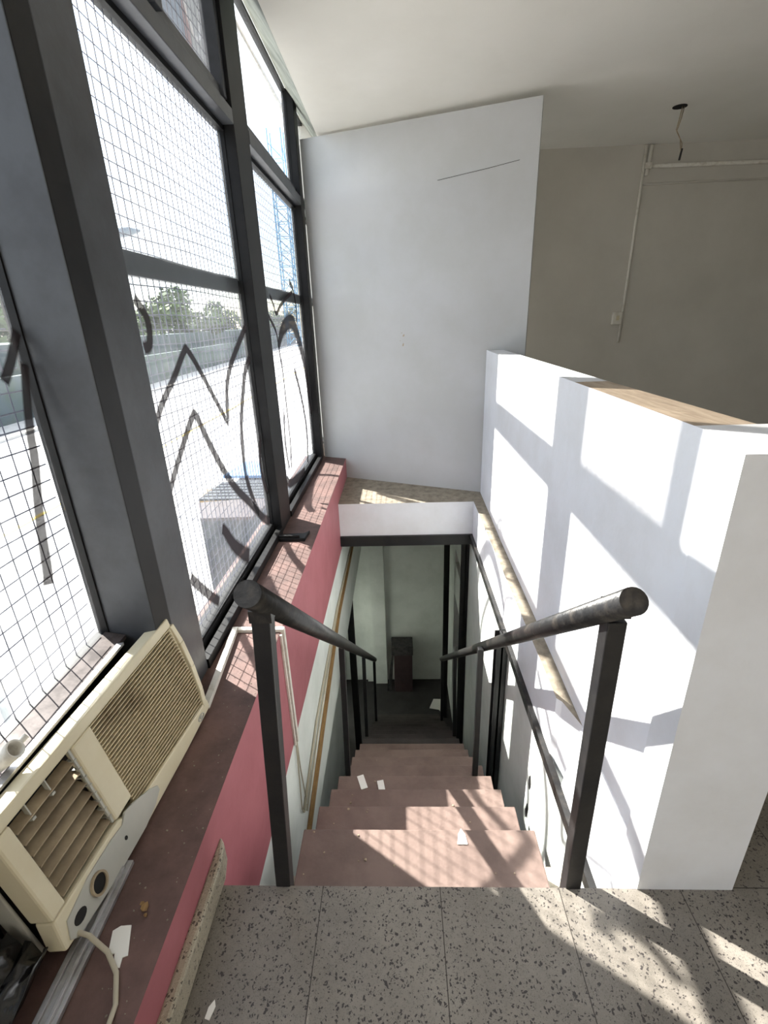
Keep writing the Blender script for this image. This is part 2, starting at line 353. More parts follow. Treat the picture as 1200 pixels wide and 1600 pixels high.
def wiremesh(bm, x, y0, y1, z0, z1, step=.05, r=.0020, wave=.004):
    y = y0 + step * .4
    while y < y1:
        tube(bm, [(x, y, z0), (x, y + random.uniform(-.003, .003), (z0 + z1) / 2), (x, y, z1)], r, 4, False); y += step
    z = z0 + step * .5; k = 0
    while z < z1:
        n = 8; ph = random.uniform(0, 6)
        tube(bm, [(x + .003, y0 + (y1 - y0) * i / n, z + wave * math.sin(ph + i * .9)) for i in range(n + 1)], r, 4, False); z += step; k += 1
def ribbon(bm, pts, w, x, lay, alpha=.93):
    """spray stroke on the pane: soft edges through the 'cover' attribute"""
    P = []
    for i in range(len(pts) - 1):       # Catmull-Rom smoothing
        p0 = Vector(pts[max(i - 1, 0)]); p1 = Vector(pts[i]); p2 = Vector(pts[i + 1]); p3 = Vector(pts[min(i + 2, len(pts) - 1)])
        for s in range(6):
            t = s / 6; P.append(.5 * ((2 * p1) + (p2 - p0) * t + (2 * p0 - 5 * p1 + 4 * p2 - p3) * t * t + (3 * p1 - p0 - 3 * p2 + p3) * t ** 3))
    P.append(Vector(pts[-1])); n = len(P); rows = []
    for i, p in enumerate(P):
        d = (P[min(i + 1, n - 1)] - P[max(i - 1, 0)]).normalized(); q = Vector((-d.y, d.x)); ww = w(i / (n - 1)) if callable(w) else w
        e = 0 if i in (0, n - 1) else 1
        row = []
        for s, c in ((-1.55, 0), (-.95, 1), (.95, 1), (1.55, 0)):
            v = bm.verts.new((x, p.x + q.x * ww * s, p.y + q.y * ww * s)); v[lay] = c * e * alpha * random.uniform(.98, 1); row.append(v)
        rows.append(row)
    for i in range(n - 1):
        for k in range(3): bm.faces.new((rows[i][k], rows[i][k + 1], rows[i + 1][k + 1], rows[i + 1][k]))
def graffiti(strokes, x, parent):
    for pts, w in strokes:
        bm = B(); lay = bm.verts.layers.float.new('cover'); ribbon(bm, pts, w, x, lay)
        obj('graffiti_stroke', bm, 'spray', parent)

def window(n, y0, y1, x, zb, label, midrail=True, topdark=False, mesh=True):
    w = empty('window_%d' % n, (0, 0, 0)); tag(w, label, None, None, 'structure')
    fr = B(); t = .022; ts = .006
    for a, b in ((zb, ZT0), (ZT1, ZTOP)):
        bx(fr, x - .02, x + .012, y0, y0 + ts, a, b); bx(fr, x - .02, x + .012, y1 - ts, y1, a, b)
        bx(fr, x - .03, x + .012, y0, y1, b - t, b); bx(fr, x - .03, x + .012, y0, y1, a, a + t)
    obj('window_frame', fr, 'frameblack', w)
    g = B(); bx(g, x - .010, x - .006, y0 + .01, y1 - .01, zb + .01, ZT0 - .01); obj('glass_pane', g, 'glass', w)
    if not topdark:
        g = B(); bx(g, x - .010, x - .006, y0 + .01, y1 - .01, ZT1 + .01, ZTOP - .01); obj('glass_pane', g, 'glass', w)
    if midrail:
        r = B(); bx(r, x - .042, x - .014, y0, y1, 1.668, 1.745); obj('middle_rail', r, 'frame', w, .003)
    if mesh:
        mm = B(); wiremesh(mm, x - .02, y0 + .02, y1 - .02, zb + .02, ZT0 - .01); obj('security_mesh', mm, 'mesh', w)
    return w
w1 = window(1, -.17, 1.29, -.967, .57, 'window beside the camera with pen-sized wire mesh, above the air conditioner', midrail=False)
bm = B(); bx(bm, -1.0, -.93, -.17, 1.29, .545, .585); obj('bottom_rail', bm, 'frameblack', w1, .003)
q1 = [(1.276, 1.51), (1.229, 1.444), (1.18, 1.388)]
q2 = [(1.268, 1.433), (1.241, 1.348), (1.215, 1.254), (1.204, 1.194), (1.173, 1.093), (1.149, 0.998), (1.13, 0.906), (1.117, 0.864)]
graffiti([(q1, .012), (q2, lambda t: .011 + .006 * t)], -.958, w1)
w2 = window(2, 1.585, 2.945, XG, .25, 'wide window with graffiti zigzags sprayed on the glass over a wire mesh', topdark=True)
G2 = [([(1.60, 1.10), (1.724, 1.226), (1.882, 1.321), (2.02, 1.412), (2.06, 1.412), (2.151, 1.324), (2.275, 1.182), (2.409, 1.034)], .014),
      ([(2.398, 1.053), (2.45, 1.209), (2.543, 1.303), (2.685, 1.385), (2.93, 1.51)], .018),
      ([(1.62, .85), (1.676, 0.932), (1.831, 1.05), (1.985, 1.152), (2.03, 1.15), (2.108, 1.029), (2.232, 0.858), (2.379, 0.703), (2.568, 0.552), (2.745, 0.397), (2.90, 0.30)], lambda t: .013 + .012 * t),
      ([(2.92, 1.33), (2.79, 1.264), (2.683, 1.138), (2.601, 1.013), (2.562, 0.88), (2.556, 0.713), (2.635, 0.527), (2.70, .44)], .021),
      ([(2.92, 0.85), (2.878, 0.801), (2.844, 0.668), (2.92, 0.48)], .02),
      ([(1.70, 1.60), (1.754, 1.55), (1.767, 1.509), (1.746, 1.451), (1.70, 1.44)], .017),
      ([(2.10, .60), (2.136, 0.568), (2.207, 0.468), (2.305, 0.377), (2.42, 0.29)], lambda t: .02 + .02 * t),
      ([(1.70, .56), (1.745, 0.502), (1.841, 0.391), (1.93, 0.30)], .02)]
graffiti(G2, -.860, w2)
# upper hinged sash of window 2 (dark, grimy), the bay beside it is clear
bm = B()
bx(bm, XG - .01, -.805, 2.155, 2.215, ZT1, ZTOP); bx(bm, XG - .02, XG + .05, 2.905, 2.945, ZT1, ZTOP)
for a, b, c, d in ((2.2, 2.945, ZT1, ZT1 + .05), (2.2, 2.945, ZTOP - .05, ZTOP)):
    bx(bm, XG - .03, XG + .03, a, b, c, d)
obj('hinged_sash', bm, 'frame', w2, .003)
bm = B(); bx(bm, XG - .006, XG - .001, 2.20, 2.91, ZT1 + .03, ZTOP - .03); s_ = obj('sash_glass', bm, 'glassdark', w2); s_['label'] = 'grimy tinted glass of the hinged top light'
bm = B(); wiremesh(bm, XG - .02, 2.22, 2.90, ZT1 + .04, ZTOP - .04); obj('security_mesh', bm, 'mesh', w2)
bm = B(); bx(bm, XG - .010, XG - .006, 1.59, 2.17, ZT1 + .01, ZTOP - .01); obj('glass_pane', bm, 'glass', w2)
w3 = window(3, 3.235, 4.765, XG, .25, 'window nearest the white partition with looping graffiti over a wire mesh')
G3 = [([(3.544, 1.692), (3.624, 1.635), (3.688, 1.574), (3.835, 1.628), (4.085, 1.694), (4.36, 1.754)], .012),
      ([(3.45, 1.56), (3.502, 1.532), (3.627, 1.448), (3.661, 1.316), (3.697, 1.178), (3.705, 0.928), (3.705, 0.645), (3.649, 0.437)], .013),
      ([(3.633, 1.34), (3.839, 1.465), (4.19, 1.518), (4.416, 1.378), (4.606, 1.15), (4.689, 0.849), (4.72, 0.656)], lambda t: .02 + .04 * math.sin(3.1 * t)),
      ([(4.116, 1.165), (4.264, 0.965), (4.385, 0.721), (4.394, 0.482), (4.318, 0.29)], .022),
      ([(3.608, 0.911), (3.54, 0.684), (3.582, 0.447)], .014),
      ([(4.241, 1.818), (4.367, 1.769), (4.433, 1.634), (4.397, 1.507)], .018),
      ([(4.172, 0.27), (3.878, 0.30), (3.558, 0.35), (3.45, 0.42)], .03)]
graffiti(G3, -.860, w3)
bm = B(); tube(bm, [(-1.05, 3.0, 3.39), (-1.05, 5.9, 3.40)], .018, 8); tag(obj('eaves_pipe', bm, 'alu'), 'thin grey pipe running under the eaves outside the top light', 'pipe')
w4 = window(4, 4.935, 6.5, XG, .25, 'window bay behind the partition panel, seen only above it', mesh=False)
w5 = window(5, -1.9, -.46, XG, .25, 'window behind the camera')

# ================================================================== STAIRCASE
st = empty('staircase', (0, .943, 0)); tag(st, 'brown painted staircase with thin treads going down between the two handrails', 'staircase')
T_, R_ = .2406, .202
def par(o, p):
    o.parent = p; o.matrix_parent_inverse = Matrix.Translation(-p.location); return o
for n in range(1, 18):
    yn, zn = .943 + n * T_, .017 - n * R_
    bm = B(); x0, x1 = -.367 + random.uniform(-.006, .006), .449 + random.uniform(-.005, .005)
    if n == 1: bx(bm, x0, x1, .895, yn, zn - .045, zn)
    else: bx(bm, x0, x1, yn - T_ - .025, yn, zn - .045, zn)
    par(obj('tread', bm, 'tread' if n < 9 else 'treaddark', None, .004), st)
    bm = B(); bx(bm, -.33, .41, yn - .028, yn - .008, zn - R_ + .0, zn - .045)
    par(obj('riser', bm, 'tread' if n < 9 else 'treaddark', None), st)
for sx in (-.31, .37):
    bm = B(); yA, zA = .95, -.26; yB, zB = .943 + 17.0 * T_, .017 - 17 * R_ - .06
    extr(bm, [(sx, yA, zA + .02), (sx, yB, zB), (sx, yB, zB - .18), (sx, yA, zA - .2)], (.03, 0, 0))
    par(obj('stringer', bm, 'black', None), st)

# handrails
def handrail(xs, z0r, label, x_rail0, x_rail1):
    h = empty('handrail', (xs[0][0], .9, 0)); tag(h, label, 'handrail')
    bm = B(); a = Vector((x_rail0, .80, z0r)); b = Vector((x_rail1, 4.52, -2.105))
    tube(bm, [a, a.lerp(b, .25), a.lerp(b, .5), b], .0275, 20)
    rt = par(obj('rail_tube', bm, 'rail', None), h)
    for (xb, yb, zb, xt, w) in xs:
        s = (yb - .8) / (4.52 - .8); zt = z0r + s * (-2.105 - z0r) - .02
        bm = B(); bar(bm, (xb, yb, zb), (xt, yb, zt), w, w)
        par(obj('post', bm, 'black', None, .003), h)
    bm = B(); bar(bm, (xs[0][3] , .905, .895), (xs[0][3], .905, .925), .05, .045); obj('weld_plate', bm, 'rail', rt)
    return h
handrail([(-.372, .905, -.21, -.312, .042), (-.345, 2.07, -1.0, -.325, .03), (-.356, 3.33, -2.0, -.343, .03), (-.352, 4.46, -2.97, -.343, .03)], 1.02,
         'black pipe handrail on four square posts on the red wall side of the stairs', -.300, -.343)
handrail([(.462, .905, -.21, .458, .042), (.398, 2.07, -1.0, .395, .03), (.436, 3.33, -2.0, .425, .03), (.430, 4.46, -2.97, .426, .03)], .992,
         'black pipe handrail on four square posts beside the white half-height wall', .437, .428)

# steel columns (I sections)
def column(x, y, z0, z1, w, d, label):
    bm = B()
    bx(bm, x - w / 2, x + w / 2, y - d / 2, y - d / 2 + .008, z0, z1); bx(bm, x - w / 2, x + w / 2, y + d / 2 - .008, y + d / 2, z0, z1)
    bx(bm, x - .006, x + .006, y - d / 2, y + d / 2, z0, z1); bx(bm, x - w / 2 - .01, x + w / 2 + .01, y - d / 2 - .01, y + d / 2 + .01, z0, z0 + .008)
    tag(obj('steel_column', bm, 'black'), label, 'column', 'black steel columns under the landing')
column(.605, 4.17, ZL, -.405, .075, .08, 'black steel column under the right end of the far beam')
column(.535, 5.22, ZL, -.36, .062, .08, 'black steel column against the far wall at the foot of the stairs')
column(.600, 2.50, ZL, -.312, .066, .09, 'black steel column under the right edge beam, nearest the camera')
column(-.60, 4.62, ZL, -1.38, .07, .08, 'black steel column on the left side of the lower stairs')

# ================================================================== AIR CONDITIONER
A = Vector((-.745, .62, .22)); U = (Vector((-.712, 1.34, .22)) - A).normalized(); Vv = Vector((-.083, 0, .38)).normalized()
N_ = U.cross(Vv).normalized()
Vv = N_.cross(U).normalized()
if N_.x < 0: N_ = -N_
ac = empty('air_conditioner'); tag(ac, 'old yellowed window air conditioner with louvred front, mounted above the sill', 'air conditioner')
Rm = Matrix(((U.x, Vv.x, N_.x, A.x), (U.y, Vv.y, N_.y, A.y), (U.z, Vv.z, N_.z, A.z), (0, 0, 0, 1)))
ac.matrix_world = Rm
WU, HV = .735, .385
bm = B(); bx(bm, .02, WU - .02, .015, HV - .09, -.42, -.06); obj('cabinet', bm, 'flash', ac, .004)
def rf(bm, u0, u1, v0, v1, w0=-.03, w1=0.0): bx(bm, u0, u1, v0, v1, w0, w1)
bm = B()
rf(bm, 0, WU, HV - .034, HV, -.050, 0)            # top
rf(bm, 0, .042, .10, HV - .034, -.06, 0)           # near side
rf(bm, .232, .305, .095, HV - .034, -.03, -.001)   # middle
rf(bm, WU - .012, WU, .035, HV - .034, -.06, -.004)
obj('front_panel', bm, 'ac', ac, .007)
bm = B()
extr(bm, [(-.012, .02, 0), (.10, .004, 0), (.30, -.012, 0), (.55, -.012, 0), (WU + .005, -.005, 0), (WU + .005, .03, 0), (.28, .062, 0), (.236, .094, 0), (0, .10, 0)], (0, 0, -.05))
lowp = obj('lower_panel', bm, 'ac', ac, .006)
bm = B()
pl = [(.235, .075), (.26, .092), (.30, .080), (.36, .052), (.385, .034), (.385, .018), (.35, .002), (.29, -.008), (.16, -.004), (.02, .012), (.005, .03), (.02, .07), (.10, .085), (.19, .082)]
extr(bm, [(a, b, .0035) for a, b in pl], (0, 0, -.006)); cplate = obj('control_plate', bm, 'acgrey', ac, .001); cplate['label'] = 'grey control plate with empty knob holes'
def disc(bm, u, v, ru, rv, w0, w1, n=20, ri=0):
    o = [(u + ru * math.cos(6.2832 * k / n), v + rv * math.sin(6.2832 * k / n)) for k in range(n)]
    if not ri: extr(bm, [(a, b, w0) for a, b in o], (0, 0, w1 - w0)); return
    i = [(u + (ru - ri) * math.cos(6.2832 * k / n), v + (rv - ri) * math.sin(6.2832 * k / n)) for k in range(n)]
    for k in range(n):
        q = (k + 1) % n; extr(bm, [(*o[k], w0), (*o[q], w0), (*i[q], w0), (*i[k], w0)], (0, 0, w1 - w0))
bm = B(); disc(bm, .113, .045, .021, .023, .002, .0045); obj('knob_hole', bm, 'dark', cplate)
bm = B(); disc(bm, .045, .043, .019, .014, .002, .0045, 16); obj('knob_hole', bm, 'dark', cplate)
bm = B(); disc(bm, .226, .040, .005, .006, .002, .0045, 12); obj('knob_hole', bm, 'dark', cplate)
bm = B(); disc(bm, .113, .045, .026, .028, .002, .009, 24, .005); obj('knob_ring', bm, 'acdirty', cplate)
bm = B(); disc(bm, .672, .010, .020, .010, 0, .003, 24, .003); disc(bm, .672, .010, .008, .004, 0, .003, 16); obj('badge', bm, 'acgrey', lowp)
# recessed dark backing for both openings
bm = B(); rf(bm, .04, .235, .09, HV - .03, -.055, -.045); obj('louvre_cavity', bm, 'dark', ac)
bm = B(); rf(bm, .30, WU - .01, .03, HV - .03, -.045, -.038); obj('grille_backing', bm, 'dark', ac)
# fine horizontal grille bars (bowed outwards)
bm = B(); n = 27
for k in range(n):
    v = .062 + (.345 - .062) * k / (n - 1); pts = []
    u0 = .303; u1 = .724 - .0 * k; lowcut = max(0, (.062 - v))
    for s in range(7):
        t = s / 6; u = u0 + (u1 - u0) * t; pts.append((u, v + (.0 if t < .5 else 0) - .035 * t * (1 - k / (n - 1)), -.006 + .006 * math.sin(math.pi * k / (n - 1))))
    for s in range(6):
        a, b = pts[s], pts[s + 1]; h = .0024
        extr(bm, [(a[0], a[1] - h, a[2]), (b[0], b[1] - h, b[2]), (b[0], b[1] + h, b[2] + .002), (a[0], a[1] + h, a[2] + .002)], (0, 0, -.010))
obj('front_grille', bm, 'acbar', ac)['label'] = 'fine horizontal intake grille, browned with dust'
# right rim curved
bm = B()
pts = [(.742, .352, .0), (.746, .28, .006), (.742, .18, .008), (.732, .08, .006), (.722, .02, .001)]
for i in range(4):
    a, b = pts[i], pts[i + 1]; extr(bm, [(a[0] - .014, a[1], a[2]), (a[0] + .008, a[1], a[2]), (b[0] + .008, b[1], b[2]), (b[0] - .014, b[1], b[2])], (0, 0, -.03))
obj('side_rim', bm, 'ac', ac, .003)
# broad outlet louvres and vertical vanes
for k in range(7):
    v = .105 + k * .034; bm = B()
    extr(bm, [(.048, v, -.010), (.226, v, -.010), (.226, v + .013, -.036), (.048, v + .013, -.036)], (0, .0035, .001))
    obj('louvre', bm, 'acdirty', ac, .001)
bm = B()
for k in range(8): bx(bm, .224, .233, .12 + k * .028, .123 + k * .028, -.03, -.004)
bx(bm, .2255, .2315, .10, .35, -.012, -.006)
obj('louvre_linkage', bm, 'acgrey', ac)
for u in (.09, .15):
    bm = B(); bx(bm, u, u + .003, .305, .348, -.024, -.012); bx(bm, u - .003, u + .006, .300, .306, -.026, -.010); obj('louvre_vane', bm, 'acgrey', ac)
bm = B(); bx(bm, -.008, .0, .01, HV - .06, -.115, -.065); obj('side_cover', bm, 'acgrey', ac, .003)

# black sheet under and around the air conditioner
bm = B()
extr(bm, [(-.93, -.3, .2), (-.93, 1.29, .2), (-.93, 1.29, .55), (-.93, -.3, .55)], (-.02, 0, 0))
struct('trim_13', bm, 'frameblack', 'black infill sheet under the first window')
bm = B()
nx, ny = 14, 12
vs = [[bm.verts.new((-.925 + .150 * i / nx, .13 + .47 * j / ny, .225 + .05 * math.sin(i * .9 + j * .4) ** 2 + random.uniform(0, .018) + .09 * (1 - i / nx))) for j in range(ny + 1)] for i in range(nx + 1)]
for i in range(nx):
    for j in range(ny): bm.faces.new((vs[i][j], vs[i + 1][j], vs[i + 1][j + 1], vs[i][j + 1]))
o = obj('plastic_sheet', bm, 'plasticbag', None, 0, True); sd = o.modifiers.new('thick', 'SOLIDIFY'); sd.thickness = .003
tag(o, 'crumpled glossy black plastic sheet on the sill beside the air conditioner', 'plastic sheet')
# aluminium flashing strip behind the air conditioner top
bm = B(); extr(bm, [(-.895, .2, .588), (-.89, .2, .597), (-.868, .2, .601), (-.868, .2, .592)], (0, 1.02, 0)); tag(obj('flashing_strip', bm, 'alu'), 'shiny aluminium strip between the window frame and the air conditioner', 'metal strip')
bm = B(); extr(bm, [(-.965, .2, .595), (-.90, .2, .583), (-.90, .2, .57), (-.965, .2, .58)], (0, 1.085, 0)); tag(obj('rusty_batten', bm, 'flash'), 'dark rough batten lying along the bottom of the first window frame', 'batten')

# white PVC pipe end lying on the air conditioner
pv = empty('plastic_pipe', (-.865, .77, .648)); tag(pv, 'short white plastic pipe elbow lying on top of the air conditioner', 'pipe')
bm = B(); n = 24
ax = Vector((.72, .10, .55)).normalized(); a1 = ax.cross(Vector((0, 0, 1))).normalized(); a2 = a1.cross(ax)
ro, ri = .021, .0165
r0 = [(ro * (math.cos(6.2832 * k / n) * a1 + math.sin(6.2832 * k / n) * a2)) for k in range(n)]; r1 = [v * ri / ro for v in r0]
def ringv(rs, o): return [bm.verts.new(v + ax * o) for v in rs]
q = [ringv(r0, -.06), ringv(r0, .012), ringv(r1, .012), ringv(r1, -.06)]
for i in range(4):
    for k in range(n): bm.faces.new((q[i][k], q[i][(k + 1) % n], q[(i + 1) % 4][(k + 1) % n], q[(i + 1) % 4][k])).smooth = True
obj('pipe_end', bm, 'pvc', pv)
bm = B(); tube(bm, [ax * -.01 + Vector((0, .016, 0)), ax * -.005 + Vector((0.008, .042, .006))], .007, 10); obj('spigot', bm, 'pvc', pv)

# ================================================================== CABLE TRUNKING, STRIPS AND CABLES
ct = empty('cable_trunking', (-.72, 1.39, .2)); tag(ct, 'white plastic cable trunking running along the sill and down the red wall', 'cable trunking')
bm = B(); bar(bm, (-.728, 1.36, .212), (-.770, 1.84, .212), .024, .022); bx(bm, -.775, -.77 + .002, 1.3, 1.302, .2, .201)
par(obj('channel', bm, 'pvc', None, .002), ct)
bm = B(); bx(bm, -.775, -.545, 1.825, 1.85, .2, .216); par(obj('channel', bm, 'pvc', None, .002), ct)
bm = B(); bx(bm, -.56, -.543, 1.826, 1.848, -.46, .21); bx(bm, -.56, -.549, 1.80, 1.812, -.46, .2); par(obj('channel', bm, 'pvc', None, .002), ct)
bm = B(); tube(bm, [(-.552, 1.818, -.45), (-.553, 1.80, -.65), (-.553, 1.775, -.873), (-.553, 1.80, -.93), (-.553, 1.86, -.95)], .004, 8)
tube(bm, [(-.553, 1.835, -.45), (-.554, 1.84, -.65), (-.554, 1.87, -.92)], .004, 8); par(obj('cable', bm, 'cable', None), ct)
bm = B(); bar(bm, (-.725, .30, .207), (-.735, .82, .207), .035, .012); bar(bm, (-.748, .30, .213), (-.757, .80, .213), .012, .014); bar(bm, (-.722, .30, .216), (-.732, .80, .216), .008, .012)
tag(obj('sill_channel', bm, 'alu', None, .001), 'grey aluminium channel on the sill running under the air conditioner', 'metal channel')
bm = B(); tube(bm, [(-.768, .67, .25), (-.754, .645, .245), (-.723, .643, .232), (-.674, .623, .212), (-.637, .589, .206), (-.61, .537, .206), (-.603, .46, .206), (-.61, .38, .206)], .0055, 8)
tag(obj('power_cord', bm, 'cable'), 'flat beige cord looping off the air conditioner onto the sill', 'cord')
# wooden strip and thin rods on the stairwell wall
bm = B()
pts = [(-.548, 1.80, -1.13), (-.548, 1.857, -1.115), (-.548, 2.424, -.995), (-.548, 3.478, -.802), (-.548, 4.9, -.80)]
for i in range(4): bar(bm, pts[i], pts[i + 1], .024, .024)
tag(obj('wood_strip', bm, 'wood'), 'long yellow-brown wooden strip fixed low on the white stairwell wall', 'wooden strip')
bm = B(); tube(bm, [(-.554, 1.80, -.93), (-.554, 2.3, -.80), (-.554, 3.4, -.72), (-.554, 4.9, -.76)], .008, 8); tube(bm, [(-.554, 1.86, -1.0), (-.554, 2.4, -.88), (-.554, 3.5, -.755), (-.554, 4.9, -.775)], .005, 8)
tag(obj('wall_cable', bm, 'cable'), 'pair of thin beige cables just above the wooden strip', 'cable')

# back wall conduits
cp = empty('conduit', (2.35, 5.5, 2.9)); tag(cp, 'white surface conduit on the cream back wall, dropping beside the switch box', 'conduit')
bm = B(); tube(bm, [(2.345, 5.485, 2.94), (2.34, 5.485, 2.0), (2.33, 5.485, 1.21)], .013, 10); par(obj('pipe', bm, 'pvc', None), cp)
bm = B(); tube(bm, [(2.395, 5.483, 2.94), (2.375, 5.483, 2.70)], .017, 10); bx(bm, 2.35, 2.41, 5.46, 5.5, 2.75, 2.80); par(obj('pipe', bm, 'pvc', None), cp)
bm = B(); tube(bm, [(2.38, 5.483, 2.775), (4.9, 5.483, 2.765)], .017, 10); par(obj('pipe', bm, 'pvc', None), cp)
bm = B(); tube(bm, [(2.36, 5.492, 2.632), (2.8, 5.492, 2.635), (4.9, 5.492, 2.64)], .008, 8); tag(obj('wall_cable', bm, 'cream'), 'thin painted cable across the back wall below the white conduit', 'cable')
sw = empty('switch_box', (2.285, 5.5, 1.45)); tag(sw, 'small cream switch box on the back wall beside the vertical conduit', 'switch')
bm = B(); bx(bm, 2.235, 2.325, 5.455, 5.5, 1.39, 1.51); hs = par(obj('housing', bm, 'pvc', None, .005), sw)
bm = B(); bx(bm, 2.265, 2.295, 5.449, 5.456, 1.43, 1.475); obj('rocker', bm, 'ac', hs, .002)

# ceiling wires out of an open lamp hole
lw = empty('ceiling_wires', (2.185, 4.62, 2.95)); tag(lw, 'loose lamp wires hanging from a round hole in the ceiling', 'wires')
bm = B(); disc_pts = [(2.185 + .052 * math.cos(6.2832 * k / 20), 4.62 + .05 * math.sin(6.2832 * k / 20)) for k in range(20)]
prism(bm, disc_pts, 2.946, 2.952); par(obj('hole', bm, 'dark', None), lw)
bm = B(); tube(bm, [(2.20, 4.61, 2.95), (2.185, 4.6, 2.86), (2.175, 4.6, 2.80), (2.215, 4.6, 2.74), (2.235, 4.6, 2.66), (2.24, 4.6, 2.63)], .0035, 6)
tube(bm, [(2.215, 4.61, 2.95), (2.20, 4.6, 2.87), (2.18, 4.6, 2.79), (2.235, 4.6, 2.71), (2.24, 4.6, 2.64)], .0035, 6); par(obj('wire', bm, 'acdirty', None), lw)
bm = B(); tube(bm, [(2.242, 4.6, 2.675), (2.237, 4.6, 2.63), (2.234, 4.6, 2.60)], .008, 8); par(obj('taped_end', bm, 'wire', None), lw)

# crack on the panel and stain bits
def onpanel(s, z, off=-.0012): 
    q = P0 + (P1 - P0) * s; return (q.x + pn.normalized().x * off * -1 * -1, q.y + pn.normalized().y * off, z)
bm = B()
def panel_hit(px, z):  # s along the panel from x
    return (px - P0.x) / (P1.x - P0.x)
cr = [(.33, 2.497), (.5, 2.51), (.7, 2.525), (.9, 2.545)]
for i in range(3):
    a = Vector(onpanel(panel_hit(cr[i][0], 0), cr[i][1])); b = Vector(onpanel(panel_hit(cr[i + 1][0], 0), cr[i + 1][1])); bar(bm, a, b, .0025, .0025)
struct('trim_14', bm, 'crack', 'thin horizontal crack in the partition panel')

bm = B()
for x_, z_, w_, h_ in ((.05, 1.365, .018, .022), (.035, 1.395, .012, .006), (.045, 1.285, .016, .028), (.02, 1.33, .010, .006)):
    q = onpanel(panel_hit(x_, 0), z_); d3 = Vector((dn.x, dn.y, 0)); c = Vector(q)
    extr(bm, [c - d3 * w_ * .5, c + d3 * w_ * .4 + Vector((0, 0, h_ * .2)), c + d3 * w_ * .5 + Vector((0, 0, h_)), c - d3 * w_ * .3 + Vector((0, 0, h_ * .8))], (pn.normalized().x * .002, pn.normalized().y * .002, 0))
struct('trim_20', bm, 'dimtop_chip', 'small chipped paint marks in the middle of the partition panel')
# ================================================================== LITTER
def chip(poly, z, name, label, cat, m='paper', th=.0025, group=None, tiltv=0):
    bm = B(); extr(bm, [(a, b, z + tiltv * i % 3) for i, (a, b) in enumerate(poly)], (0, 0, th)); return tag(obj(name, bm, m), label, cat, group)
z5 = .017 - 4 * R_
def quad(cx, cy, w, h, ang):
    c, s = math.cos(ang), math.sin(ang); return [(cx + x * c - y * s, cy + x * s + y * c) for x, y in ((-w, -h), (w, -h), (w, h), (-w, h))]
chip(quad(-.238, 1.866, .018, .042, .35), z5 + .001, 'paper_scrap', 'left one of two small white paper scraps on a brown tread', 'paper')
chip(quad(-.135, 1.836, .017, .040, .2), z5 + .001, 'paper_scrap', 'right one of two small white paper scraps on a brown tread', 'paper')
chip([(.17, 1.13), (.205, 1.13), (.200, 1.165), (.188, 1.185), (.176, 1.165)], .017 - R_ + .001, 'paper_scrap', 'tiny white paper triangle in the sunlight on the first tread', 'paper')
chip([(-.69, .668), (-.676, .678), (-.652, .680), (-.630, .622), (-.640, .618), (-.637, .600), (-.650, .600), (-.662, .625), (-.676, .622)], .2005, 'masking_tape', 'torn strip of pale masking tape stuck on the dark red sill', 'tape')
chip([(-.482, .600), (-.470, .597), (-.464, .622), (-.470, .634), (-.480, .620)], .0005, 'plaster_flake', 'white flake on the terrazzo floor near the skirting', 'flake')
chip([(.41, 5.53), (.60, 5.52), (.55, 5.30), (.49, 5.29), (.47, 5.32), (.34, 5.35)], ZL + .001, 'paper_sheet', 'pale crumpled sheet of paper on the dark lower floor', 'paper')
def pebble(bm, c, r):
    g = bmesh.ops.create_icosphere(bm, subdivisions=1, radius=r, matrix=Matrix.Translation(c))
    for v in g['verts']: v.co = Vector(c) + (v.co - Vector(c)) * random.uniform(.6, 1.2); v.co.z = c[2] + (v.co.z - c[2]) * .6
bm = B(); pebble(bm, (-.638, .715, .206), .012); pebble(bm, (-.648, .724, .204), .007); pebble(bm, (-.628, .70, .204), .006)
tag(obj('crumb', bm, 'wood'), 'small yellowish crumb on the dark red sill near the tape', 'crumb')
bm = B()
for _ in range(70): pebble(bm, (random.uniform(-.69, -.57), random.uniform(.45, 1.75), .201), random.choice((.0015, .002, .003)))
tag(obj('sill_grit', bm, 'concrete'), 'fine grit scattered on the dirty red sill', 'grit', None, 'stuff')
bm = B()
for _ in range(34):
    n = random.choice((1, 1, 2, 2, 3, 4, 5, 6)); pebble(bm, (random.uniform(-.35, -.1) if random.random() < .7 else random.uniform(-.1, .43), .943 + n * T_ - random.uniform(.01, .2), .017 - n * R_ + .003), random.choice((.003, .004, .006)))
tag(obj('stair_grit', bm, 'acdirty'), 'small plaster crumbs scattered on the upper treads', 'grit', None, 'stuff')
bm = B()
for _ in range(60):
    s = random.random() < .5; pebble(bm, (random.uniform(-.54, -.39) if s else random.uniform(.47, .62), random.uniform(.95, 1.35), -.856 if s else -.656), random.choice((.004, .006, .01, .013)))
tag(obj('ledge_rubble', bm, 'rubble'), 'broken plaster crumbs on the ledges beside the first tread', 'rubble', None, 'stuff')
# holes broken in the right stairwell wall
for zc, s_, lb in ((-.746, 1, 'dark broken hole in the white stairwell wall, the upper of two'), (-.955, 1.1, 'dark broken hole in the white stairwell wall, the lower of two')):
    bm = B(); n = 11; pl = [(1.83 + .025 * s_ * math.cos(6.28 * k / n) * random.uniform(.5, 1.2), zc + .055 * s_ * math.sin(6.28 * k / n) * random.uniform(.6, 1.15)) for k in range(n)]
    extr(bm, [(.6375, a, b) for a, b in pl], (-.002, 0, 0)); tag(obj('wall_hole', bm, 'dark'), lb, 'hole')
